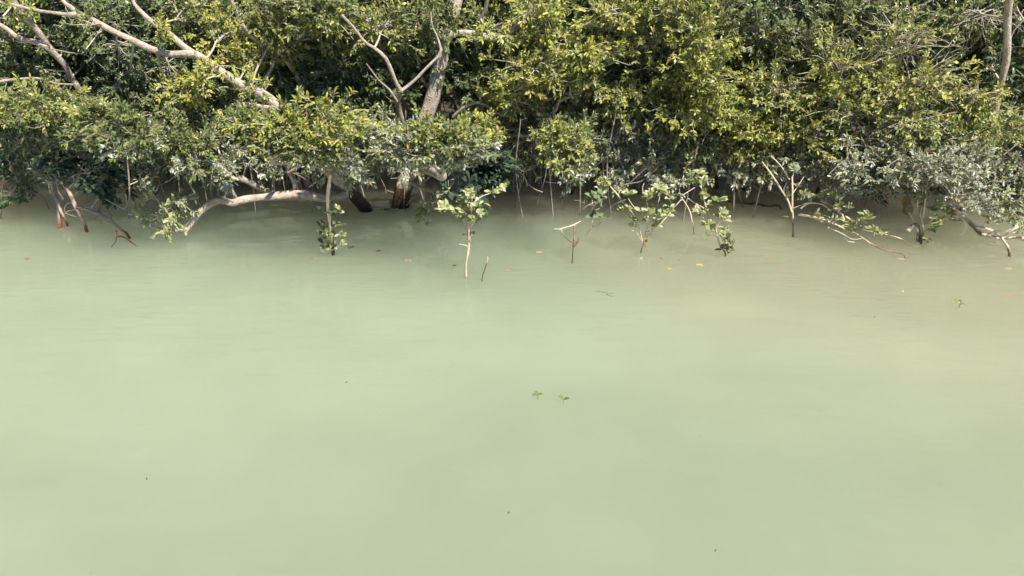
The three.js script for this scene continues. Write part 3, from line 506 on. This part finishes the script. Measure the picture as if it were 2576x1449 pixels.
// ------------------------------------------------------------------ saplings standing in open water
function sapling(label, name, footAt, stems, sprays, { pal = PAL.p, geos = BROAD, len = 0.062, seed = 1, stain = 0.05, cat = 'sapling' } = {}) {
  R = rng(seed);
  const f = foot(...footAt), D = -f[1].z, t = new Plant(name, label, cat, f[0], name === 'mangrove_sapling' ? 'saplings standing in open water' : undefined);
  t.twMat = stalkMat;
  stems.forEach(([s, a, b, r0, r1], i) => t.limb(i ? 'branch' : 'stem', i ? P3(s, D + a, D + b) : [...f, ...P3(s, D + a, D + b)], r0, r1, { mat: stalkMat, step: 0.03, tint: tideStain(stain, 0.8), knob: 0.15 }));
  for (const [s, n, dx, dy, o] of sprays) for (const [x, y] of path(s)) for (let k = 0; k < n; k++) {
    const dd = D + rr(-0.06, 0.06) + (o?.d ?? 0);
    t.spray(P(x, y, dd), V((dx ?? 0) + rr(-0.7, 0.7), (dy ?? 0.7) + rr(-0.3, 0.3), rr(-0.4, 0.8)), o?.pairs ?? 2, o?.len ?? len, o?.pal ?? pal, geos, { spread: 1.25, gap: 0.012, twigR: 0.002 });
  }
  t.finish();
  return t;
}
sapling('leafy column-shaped sapling, leaves down to the water, beneath the leaning tree', 'mangrove_sapling', [838, 634],
  [['f 760 1160 745 1050 740 940 725 830 720 700 735 570 745 480', 0, -0.1, 0.015, 0.012], ['f 745 1050 800 1000 850 980', 0, 0.03, 0.005, 0.003], ['f 750 1100 690 1060 640 1010', 0, 0.03, 0.004, 0.002]],
  [['f 700 850 760 880 820 850 750 910', 2, 0, 0.6], ['f 830 1000 800 1010 640 1010 700 1010', 2, 0, 0.7], ['f 680 1080 740 1080 800 1100 850 1100 720 1150', 2, 0, 0.7], ['f 680 1180 740 1190 800 1200 860 1190 700 1230 780 1235', 2, 0, 0.5]], { seed: 201 });
sapling('white-stemmed sapling with a leafy head, nearest of the saplings', 'mangrove_sapling', [1172, 691],
  [['f 2110 1400 2135 1250 2145 1150 2140 1020 2155 900 2190 780 2210 740', 0, 0.02, 0.013, 0.006], ['f 2190 770 2250 710 2360 665', 0.02, 0.05, 0.005, 0.003], ['f 2120 1110 2110 1000 2090 930 2090 850', 0.02, 0.05, 0.007, 0.004], ['f 2125 1200 2080 1185 2040 1180', 0, -0.05, 0.004, 0.002], ['f 2155 1150 2160 1100', 0, -0.02, 0.005, 0.003], ['f 2160 930 2100 880 2030 860 1950 850', 0, 0.05, 0.005, 0.003], ['f 2170 860 2140 760 2130 690 2140 640', 0, 0.05, 0.005, 0.003], ['f 2145 1010 2190 970 2230 900', 0, -0.02, 0.004, 0.002]],
  [['f 2130 680 2150 720 2110 740', 2, 0, 0.8], ['f 2360 660 2440 620 2410 650', 2, 0.3, 0.5], ['f 2060 780 2110 820 2160 840 2220 800 2080 850', 2, 0, 0.6], ['f 2000 850 1960 860 1920 810 2050 900', 2, -0.2, 0.6], ['f 2230 880 2250 920 2200 950 2150 900 2100 900', 2, 0.1, 0.3], ['f 2100 1090 2195 1095', 1, 0, 0.6, { pairs: 1 }]], { seed: 202 });
sapling('sparse candelabra-shaped sapling with round leaf pairs at its tips', 'mangrove_sapling', [1440, 655],
  [['g 618 1180 628 1060 630 985', 0, 0.02, 0.008, 0.005], ['g 618 1170 560 1130 510 1070 490 1030 425 1028', 0, -0.08, 0.005, 0.003], ['g 490 1025 620 985 700 940 770 880 830 790 880 720', -0.05, 0.1, 0.005, 0.003], ['g 625 1170 700 1130 770 1060 805 970 805 930', 0, 0.05, 0.005, 0.003], ['g 805 1005 850 1000 905 950', 0.05, 0.02, 0.0035, 0.002], ['g 775 870 730 840 715 800', 0.05, 0.05, 0.003, 0.002], ['g 800 860 808 780 808 735', 0.06, 0.1, 0.003, 0.002], ['g 810 850 880 820', 0.06, 0.06, 0.003, 0.002], ['g 620 1210 660 1160 672 1110', 0, -0.04, 0.004, 0.002]],
  [['g 715 795 808 730 880 715 905 700 895 800 805 925 910 945', 1, 0, 1, { pairs: 2, len: 0.072 }], ['g 900 690 790 910 925 920', 1, 0, 0.9, { pairs: 1, len: 0.07 }]], { seed: 203, geos: BROAD, pal: [[0.2, 0.24, 0.13], [0.12, 0.19, 0.05], [0.16, 0.2, 0.07]], stain: 0.22 });
sapling('bushy fan-shaped sapling with several stems from one foot', 'mangrove_sapling', [1614, 629],
  [['g 1320 1200 1340 1080 1370 980 1370 850 1340 700 1310 620 1330 565', 0, 0.1, 0.008, 0.003], ['g 1310 1150 1280 1020 1220 880 1160 800', 0, 0.05, 0.005, 0.003], ['g 1395 1110 1430 950 1460 820 1485 700', 0.03, 0.1, 0.006, 0.004], ['g 1330 1130 1450 1020 1560 900 1620 820 1700 730', 0, 0, 0.006, 0.003], ['g 1300 1140 1250 1060 1200 1040', 0, -0.05, 0.003, 0.002], ['g 1260 840 1200 770 1170 720', 0.03, 0.06, 0.004, 0.003], ['g 1100 740 1060 680 990 600', 0.08, 0.15, 0.006, 0.004], ['g 1160 800 1100 740', 0.05, 0.08, 0.004, 0.005]],
  [['g 1130 840 1160 830 1170 690 1190 680', 2, 0, 0.7], ['g 1370 700 1400 690 1360 750', 2, 0, 0.9], ['g 1490 640 1520 660 1560 720 1580 730', 2, 0, 0.8], ['g 1370 870 1390 850 1470 880 1500 880 1550 900', 2, 0.1, 0.7], ['g 1300 850 1250 930 1230 1000 1290 950', 2, -0.2, 0.6], ['g 1440 1000 1470 950 1330 920', 2, 0.1, 0.6], ['g 1600 840 1570 830', 2, 0.1, 0.6], ['g 910 590 870 570 950 560 920 620', 2, 0, 0.7, { d: 0.15 }], ['g 1310 1170 1400 1060', 1, 0, 0.6, { pal: [[0.25, 0.19, 0.04], [0.2, 0.13, 0.04]] }]], { seed: 204 });
sapling('leaning bushy sapling arching up and away from its foot', 'mangrove_sapling', [1824, 637],
  [['g 2095 1200 2060 1080 2040 980 1980 870 1920 810 1850 770 1760 710', 0, 0.1, 0.01, 0.004], ['g 2130 1240 2130 1150 2150 1010', 0, 0, 0.005, 0.002], ['g 1985 960 1950 930 1880 880 1830 840', 0.04, 0.05, 0.004, 0.002], ['g 1960 840 1930 720 1910 600 1890 500 1870 470', 0.05, 0.15, 0.006, 0.003], ['g 2070 1080 2000 1000 1980 930', 0, 0.02, 0.004, 0.002], ['g 2140 1260 2180 1220 2200 1170', 0, -0.02, 0.004, 0.002], ['g 2060 1010 2100 930 2120 870', 0.02, 0.03, 0.004, 0.002]],
  [['g 1880 480 1900 500 1870 560 1910 560', 2, 0, 0.8, { d: 0.12 }], ['g 1910 650 1940 700 1900 730 1950 790', 2, 0, 0.7, { d: 0.08 }], ['g 2080 740 2100 750', 2, 0, 0.8], ['g 2100 870 2120 900 2090 910 2130 960', 2, 0.1, 0.7], ['g 1860 850 1890 870 1920 880', 2, -0.2, 0.7], ['g 1990 1000 2000 1040 1960 980', 2, 0, 0.6], ['g 2130 1060 2150 1100 2120 1130', 2, 0, 0.8], ['g 2190 1180 2110 1240 2170 1260 2190 1230', 2, 0, 0.6, { pal: [[0.16, 0.19, 0.04], [0.12, 0.13, 0.03], [0.22, 0.22, 0.08]] }]], { seed: 205 });
sapling('thin grey sapling with forked nearly leafless top', 'mangrove_sapling', [1996, 589],
  [['h 250 950 245 750 245 600 240 500', 0, 0.05, 0.01, 0.007], ['h 240 860 200 740 150 660 90 560 0 430 -60 350', 0, 0.1, 0.008, 0.005], ['h 215 530 150 420 100 360 30 290', 0.05, 0.1, 0.006, 0.004], ['h 248 670 310 580 360 500', 0.03, 0.05, 0.005, 0.003], ['h 250 820 350 780 440 750', 0, -0.05, 0.003, 0.002], ['h 240 530 260 450', 0.05, 0.05, 0.006, 0.004], ['h 170 700 160 620 190 560', 0.02, 0, 0.003, 0.002]],
  [['h 350 700 400 740', 1, 0.2, 0.6, { pal: [[0.3, 0.28, 0.1], [0.25, 0.26, 0.14]] }], ['h 480 700 560 690', 1, 0.2, 0.5], ['h 300 610 180 730', 1, 0, 0.6], ['h 260 450 230 420', 2, 0, 0.8, { pal: PAL.s }]], { seed: 206 });
sapling('small bush with twin stems rising from the water among the grey leaves', 'mangrove_sapling', [2318, 607],
  [['h 1560 1080 1555 950 1580 780 1590 640 1600 540', 0, 0.05, 0.01, 0.006], ['h 1500 1140 1505 1050 1470 950 1420 860', 0, 0.05, 0.008, 0.005], ['h 1570 1010 1620 960 1700 900', 0, -0.05, 0.005, 0.003], ['h 1560 960 1530 880 1550 800', 0, 0, 0.004, 0.002]],
  [['h 1600 560 1640 600 1580 600', 2, 0, 0.7, { pal: PAL.s }], ['h 1620 660 1560 700 1530 710', 2, 0, 0.6], ['h 1660 820 1700 800 1640 860', 2, 0.2, 0.6], ['h 1640 1000 1660 960 1630 1050 1690 980', 2, 0.2, 0.5], ['h 1600 1120', 1, 0.4, 0.2, { pal: [[0.3, 0.24, 0.06]] }]], { seed: 207 });

// low leafy branches trailing over the water at the right
sapling('trailing leafy branch drooping low over water beneath the grey leaves', 'drooping_branch', [2275, 641],
  [['h 1310 1270 1180 1240 1030 1170 960 1120 880 1070', 0.02, 0.15, 0.004, 0.005], ['h 1265 1250 1150 1210 1040 1180', 0.05, 0.1, 0.003, 0.004], ['h 880 1070 800 1040 700 990 620 960 540 930 430 900 310 880', 0.15, 0.4, 0.007, 0.011], ['h 1485 1185 1410 1180 1350 1130 1200 1085 1080 1060 960 1035', 0.15, 0.2, 0.004, 0.005], ['h 960 1035 850 950 720 860 620 780 540 740', 0.2, 0.5, 0.007, 0.01], ['h 960 1120 850 1130 740 1070 600 1010', 0.1, 0.2, 0.004, 0.003], ['h 330 820 400 770 470 765 560 785 620 830', 0.45, 0.4, 0.008, 0.006], ['h 870 1160 800 1150 770 1110', 0.1, 0.1, 0.003, 0.002]],
  [['h 470 890 500 920 560 960', 2, 0, 0.6, { d: 0.35 }], ['h 620 920 640 960 680 950', 2, 0.1, 0.7, { d: 0.28, pal: PAL.s }], ['h 760 960 820 980 800 1010 860 1000', 2, 0, 0.7, { d: 0.2 }], ['h 900 1000 880 940 940 960 820 1050', 2, 0, 0.7, { d: 0.2 }], ['h 980 900 1000 930', 3, 0, 0.9, { d: 0.2 }], ['h 1050 1030 1100 1050 1140 1080 1060 1100', 2, 0, 0.6, { d: 0.15 }], ['h 640 700 680 740 660 820 630 850', 3, 0, 0.7, { d: 0.4 }], ['h 760 860 800 830 720 800', 2, 0, 0.8, { d: 0.35 }]], { seed: 208, cat: 'branch', geos: LEAF, len: 0.062 });
sapling('fallen brown-barked branch arching into water at the picture edge', 'fallen_branch', [2540, 638],
  [['h 2380 1160 2320 1090 2220 1030 2100 1010', 0.03, 0.15, 0.009, 0.012], ['h 1810 835 1880 850 1960 900 2030 960 2090 1020 2130 1070 2200 1095 2330 1125 2450 1120 2570 1125 2700 1150', 0.5, 0.05, 0.018, 0.014], ['h 2330 1130 2280 1165 2230 1170', 0.1, 0.05, 0.007, 0.003], ['h 2200 1095 2280 1050 2400 1050 2490 1000', 0.2, 0.15, 0.008, 0.005], ['h 2380 1100 2450 1040 2576 990', 0.1, 0.1, 0.006, 0.004], ['h 1750 780 1850 730 2000 670 2140 620 2260 560', 0.5, 0.6, 0.007, 0.004], ['h 2170 980 2230 920 2340 890 2440 870', 0.2, 0.2, 0.004, 0.003]],
  [['h 1800 860 1760 860 1840 900', 3, 0, 0.7, { d: 0.45 }], ['h 1720 920 1750 930 1690 990', 2, -0.2, 0.6, { d: 0.4 }], ['h 1900 940', 1, -0.4, 0.4, { d: 0.3 }], ['h 2240 960 2200 920 2270 930', 2, 0, 0.7, { d: 0.2 }], ['h 2380 880 2450 900 2440 980', 2, 0, 0.6, { d: 0.2 }], ['h 2540 1080 2570 1060', 2, 0, 0.5, { d: 0.1 }], ['h 2170 850 2040 830', 2, 0, 0.7, { d: 0.3 }]], { seed: 209, cat: 'branch', geos: LEAF, stain: 0.02 });
sapling('thin crooked branch lying along the waterline behind the saplings', 'fallen_branch', [1962, 519],
  [['g 2576 800 2450 770 2330 780 2200 760 2110 720 2000 640 1940 600', 0.05, 0.3, 0.007, 0.013], ['g 2300 770 2320 720 2280 640', 0.1, 0.05, 0.003, 0.002], ['g 2260 700 2340 750', 0.1, 0.1, 0.002, 0.0015], ['g 2500 770 2500 690', 0.05, 0.05, 0.002, 0.0015]],
  [['g 2210 660 2230 640', 1, 0, 0.6, { d: 0.2, pal: PAL.s }]], { seed: 210, cat: 'branch' });
sapling('dead stick standing aslant between the two bushy saplings', 'dead_stick', [1746, 583],
  [['g 1810 940 1790 850 1740 760 1690 690', 0, 0.08, 0.007, 0.005], ['g 1700 700 1760 660 1840 610', 0.08, 0.1, 0.004, 0.003], ['g 1720 720 1650 790', 0.06, 0.02, 0.003, 0.002]], [], { seed: 211, cat: 'stick' });
sapling('short dark stick poking up beside the white-stemmed sapling', 'dead_stick', [1213, 700],
  [['f 2300 1440 2320 1380 2332 1310', 0, 0, 0.004, 0.005]], [], { seed: 212, cat: 'stick', stain: 0.06 });

// brown dead leaf bundle and the sawn-off stem
{
  R = rng(221);
  const at = P(2284, 500, 5.7), t = new Plant('dead_leaf_bundle', 'curled brown dead leaves hanging below the grey leaves', 'dead leaves', at);
  for (const [x, y, s] of [[2283, 490, 0.11], [2287, 503, 0.12], [2281, 515, 0.1], [2288, 512, 0.11]]) t.leaf(P(x, y, 5.7 + rr(-0.02, 0.02)), V(rr(-0.25, 0.25), -1, rr(-0.1, 0.3)), V(rr(-0.6, 0.6), 0.2, 1), s, pick([[0.17, 0.09, 0.03], [0.24, 0.15, 0.06], [0.1, 0.05, 0.02], [0.33, 0.26, 0.17]]), BROAD, 0.2);
  t.limb('stalk', P3('h 1385 700 1370 620 1330 580', 5.7, 5.75), 0.004, 0.003);
  t.finish();
  const f = foot(2312, 600), D = -f[1].z, c = new Plant('cut_stem', 'short dark sawn-off stem showing its pale round cut beside the twin-stemmed bush', 'stem', f[0]);
  c.limb('stem', [...f, ...P3('h 1520 1040 1490 985 1450 1000 1405 1050', D, D - 0.09)], 0.011, 0.017, { seg: 12, step: 0.03, knob: 0.06, tint: (x, y, z, k) => (k === 1 ? [1.2, 1.2, 1.15] : k < 0.7 ? [0.3, 0.26, 0.22] : [0.5, 0.46, 0.42]) });
  c.finish();
}

// ------------------------------------------------------------------ things adrift
const AD = [
  [942, 637, 'orange', 'orange leaf adrift beside the column-shaped sapling', 0.07, 0.4], [783, 653, 'brown', 'small brown leaf adrift left of the column-shaped sapling', 0.05, 1.2], [1017, 658, 'orange', 'dull orange leaf half sunk between column-shaped and white-stemmed saplings', 0.06, 0.1],
  [1133, 672, 'orange', 'orange leaf adrift close left of the white-stemmed sapling', 0.06, 0.3], [1283, 686, 'orange', 'orange leaf adrift right of the short dark stick', 0.06, 2.2], [1347, 638, 'pale', 'pale orange leaf adrift left of the candelabra sapling', 0.07, 0.2],
  [1608, 652, 'cream', 'cream leaf adrift just in front of the fan-shaped sapling', 0.04, 0.3], [1690, 680, 'yellow', 'yellow leaf adrift, nearest the viewer of the two between bushy saplings', 0.05, 2.4], [1750, 669, 'yellow', 'long yellow leaf adrift in front of leaning sapling', 0.075, 0.1], [1668, 655, 'red', 'thin red leaf adrift between the two bushy saplings', 0.05, 2.3],
  [1705, 657, 'dark', 'tiny dark speck of leaf adrift between bushy saplings', 0.03, 0.2], [1932, 649, 'orange', 'orange leaf adrift left of the trailing leafy branch', 0.055, 1.4], [2275, 656, 'tan', 'tan leaf adrift at the tip of the trailing branch', 0.07, 2.6],
  [2268, 736, 'cream', 'tiny cream petal-like leaf adrift in open water', 0.035, 0.5], [2530, 750, 'orange', 'orange-brown leaf adrift beside the right picture edge', 0.05, 0.6], [72, 657, 'brown', 'reddish brown leaf adrift near the left picture edge', 0.085, 2.3],
  [370, 1210, 'dark', 'tiny dark leaf scrap adrift in empty water, left half', 0.03, 2.0], [1276, 1295, 'dark', 'tiny dark leaf scrap adrift near the middle of the bottom', 0.03, 0.9], [1798, 1391, 'dark', 'thin dark leaf scrap adrift lowest in the picture', 0.03, 1.2], [870, 966, 'dark', 'thin dark sliver adrift in mid water', 0.03, 1.3],
  [2527, 679, 'tan', 'narrow tan leaf adrift below the fallen edge branch', 0.08, 0.1], [2199, 800, 'dark', 'tiny dark splinter adrift in the tan water', 0.03, 1.0],
];
const ADC = { orange: [0.47, 0.2, 0.06], brown: [0.26, 0.13, 0.07], pale: [0.5, 0.3, 0.17], cream: [0.62, 0.55, 0.33], yellow: [0.55, 0.42, 0.08], red: [0.28, 0.07, 0.05], dark: [0.14, 0.13, 0.08], tan: [0.45, 0.3, 0.13] };
R = rng(231);
for (const [x, y, c, label, len, a] of AD) {
  const p = W(x, y); p.y = 0.004 + len * 0.05;
  const m = new THREE.Mesh(LEAF[2], leafMaterial(ADC[c], 0.5)); m.name = numbered('floating_leaf'); m.userData = { label, category: 'leaf', group: 'leaves adrift on the water' };
  m.position.copy(p); m.quaternion.setFromEuler(new THREE.Euler(-Math.PI / 2 + rr(-0.08, 0.08), 0, 0)).premultiply(new THREE.Quaternion().setFromAxisAngle(V(0, 1, 0), a - Math.PI / 2)); m.scale.setScalar(len * (c === 'dark' ? 0.65 : 0.85)); m.castShadow = m.receiveShadow = true; scene.add(m);
}
for (const [x, y, n, label, len] of [[968, 532, 3, 'leafy sprig adrift beside the leaning trunk foot', 0.06], [992, 530, 2, 'pair of round leaves adrift beneath the main trunk', 0.06], [1352, 997, 3, 'lone leaf sprig breaking the surface in open water, the darker one', 0.044], [1417, 1009, 2, 'small yellow-green leaf pair breaking the surface in open water', 0.04], [2413, 766, 4, 'green leaf sprig breaking the surface in tan water', 0.045], [880, 628, 2, 'yellow-green leaf pair afloat at foot of column-shaped sapling', 0.045], [1778, 597, 3, 'olive leaves awash beside the dead stick', 0.05], [1975, 548, 2, 'shaded green leaves awash left of thin grey sapling', 0.05]]) {
  const p = W(x, y); const t = new Plant('water_sprig', label, 'sprig', V(p.x, -0.16, p.z)); t.twMat = stalkMat;
  t.limb('stem', [V(p.x, -0.16, p.z), V(p.x + 0.01, -0.05, p.z), V(p.x, 0.006, p.z)], 0.003, 0.002, { mat: stalkMat });
  for (let k = 0; k < n; k++) { const a = k / n * 6.28 + rr(0, 1); t.leaf(V(p.x, 0.008, p.z), V(Math.cos(a), rr(0.12, 0.7), Math.sin(a)), V(0, 1, 0.2), len * rr(0.8, 1.1), pick([[0.19, 0.23, 0.06], [0.12, 0.15, 0.05], [0.27, 0.29, 0.08]]), BROAD); }
  t.finish();
}
{ const p = W(1520, 737), q = W(1543, 741), o = W(1498, 735), t = new Plant('drifting_twig', 'dark forked twig floating in front of the fan-shaped sapling', 'twig', V(p.x, 0, p.z)); t.limb('twig', [V(o.x, 0.004, o.z), V(p.x, 0.006, p.z), V(q.x, 0.004, q.z)], 0.0018, 0.0012, { tint: () => [0.6, 0.55, 0.45] }); const e = W(1541, 748); t.limb('side_twig', [V(q.x - 0.05, 0.005, q.z), V(e.x, 0.004, e.z)], 0.002, 0.001, { tint: () => [0.3, 0.25, 0.2] }); t.finish(); }

{ // specks of scum and pollen afloat
  R = rng(241);
  const geo = new THREE.CircleGeometry(1, 6).rotateX(-Math.PI / 2), N = 130;
  const im = new THREE.InstancedMesh(geo, new THREE.MeshStandardMaterial({ name: 'scum', color: new THREE.Color().setRGB(0.42, 0.43, 0.33), roughness: 0.8 }), N), m = new THREE.Matrix4(), q = new THREE.Quaternion();
  for (let i = 0; i < N; i++) { const c = pick([[600, 760], [520, 740], [1600, 760], [1500, 800], [1000, 760], [2100, 780], [700, 900], [900, 1100], [1350, 700]]), o = R() < 0.6, w = o ? W(c[0] + rr(-1, 1) * rr(0, 240), c[1] + rr(-1, 1) * rr(0, 90)) : W(rr(0, 2576), rr(600, 1449)); const k = rr(0.0008, 0.0024); q.setFromAxisAngle(V(0, 1, 0), rr(0, 6)); im.setMatrixAt(i, m.compose(V(w.x, 0.003, w.z), q, V(k * rr(1, 3), 1, k))); }
  im.name = 'floating_scum'; im.userData = { kind: 'stuff', label: 'pale specks of scum scattered over the water', category: 'scum' }; scene.add(im);
}

// ------------------------------------------------------------------ the wood behind: one mass of stems and leaves
{
  R = rng(301);
  const t = new Plant('mangrove_thicket', 'dense mangrove thicket of stems and dark leaves filling the distance', 'thicket', V(0, -0.2, -10), undefined, 'stuff');
  const stems = new Wood(t.base);
  for (let i = 0; i < 170; i++) {
    const z = -rr(7.3, 15), x = rr(-1, 1) * (-z * 0.95), h = rr(2.6, 4);
    const c = stems.tube([V(x, -0.56, z), V(x + rr(-0.15, 0.15), h * 0.3, z + rr(-0.1, 0.1)), V(x + rr(-0.4, 0.4), h * 0.65, z + rr(-0.2, 0.3)), V(x + rr(-0.7, 0.7), h, z + rr(-0.3, 0.5))], rr(0.012, 0.035), 0.008, 6, { step: 0.2 });
    for (const p of c) if (p.y > 0.4) t.skel.push({ p, r: 0.015 });
  }
  for (let i = 0; i < 90; i++) {
    const z = -rr(6.5, 8), x = rr(-0.6, 1) * (-z * 0.72), h = rr(0.9, 1.8);
    stems.tube([V(x, -0.56, z), V(x + rr(-0.05, 0.05), 0, z), V(x + rr(-0.12, 0.12), h * 0.4, z + rr(-0.1, 0.1)), V(x + rr(-0.3, 0.3), h, z + rr(-0.2, 0.3))], rr(0.006, 0.014), 0.004, 5, { step: 0.12 });
  }
  for (let i = 0; i < 460; i++) {
    const z = -rr(5.95, 7.6), x = rr(-1, 1) * (-z * 0.7), y = rr(0.02, 0.75), d = V(rr(-1, 1), rr(-0.9, 0.9), rr(-0.5, 0.5)).normalize(), L = rr(0.15, 0.5), a = V(x, y, z), b = a.clone().addScaledVector(d, L);
    b.y = Math.max(b.y, -0.05);
    stems.tube([a, a.clone().lerp(b, 0.4).addScaledVector(rsphere(), 0.05), a.clone().lerp(b, 0.7).addScaledVector(rsphere(), 0.05), b], rr(0.003, 0.007), 0.002, 4, { step: 0.07, knob: 0.1, cap: false });
  }
  for (let i = 0; i < 115; i++) { // hanging roots
    const z = -rr(6.0, 7.4), x = rr(-1, 1) * (-z * 0.7), h = rr(0.5, 0.9);
    stems.tube([V(x, h, z), V(x + rr(-0.05, 0.05), h * 0.5, z), V(x + rr(-0.1, 0.1), -0.1, z + rr(-0.05, 0.05))], rr(0.003, 0.008), 0.004, 4, { step: 0.1, cap: false });
  }
  t.g.add(stems.mesh('stems', bark));
  t.bareLeaves = true;
  for (let i = 0; i < 220; i++) {
    const z = -rr(6.45, 7), x = rr(-1, 1) * (-z * 0.8), y = rr(0.78, 2.3);
    t.bough(V(x, y, z), 0.36, 0.26, 0.25, R() < 0.55 ? PAL.d : PAL.g, { n: 12, sprays: 3, len: 0.072, limb: false });
  }
  for (let i = 0; i < 1500; i++) {
    const z = -6.8 - 13 * Math.pow(R(), 1.7), x = rr(-1, 1) * (-z * 0.85 + 0.6), far = Math.min(1, (-z - 6.8) / 7), low = (0.75 - 0.45 * far) * (0.6 + 0.6 * R()), y = low + (3.6 - low) * Math.pow(R(), 1.25);
    const k = R();
    t.bough(V(x, y, z), 0.42, 0.3, 0.38, k < 0.5 ? PAL.d : k < 0.85 ? PAL.g : PAL.s, { n: 11, sprays: 3, len: 0.085, limb: false });
  }
  t.finish(0);
}
console.log('leaves', stats.leaves, 'own', stats.own);
scene.environment = null;
renderer.render(scene, camera);
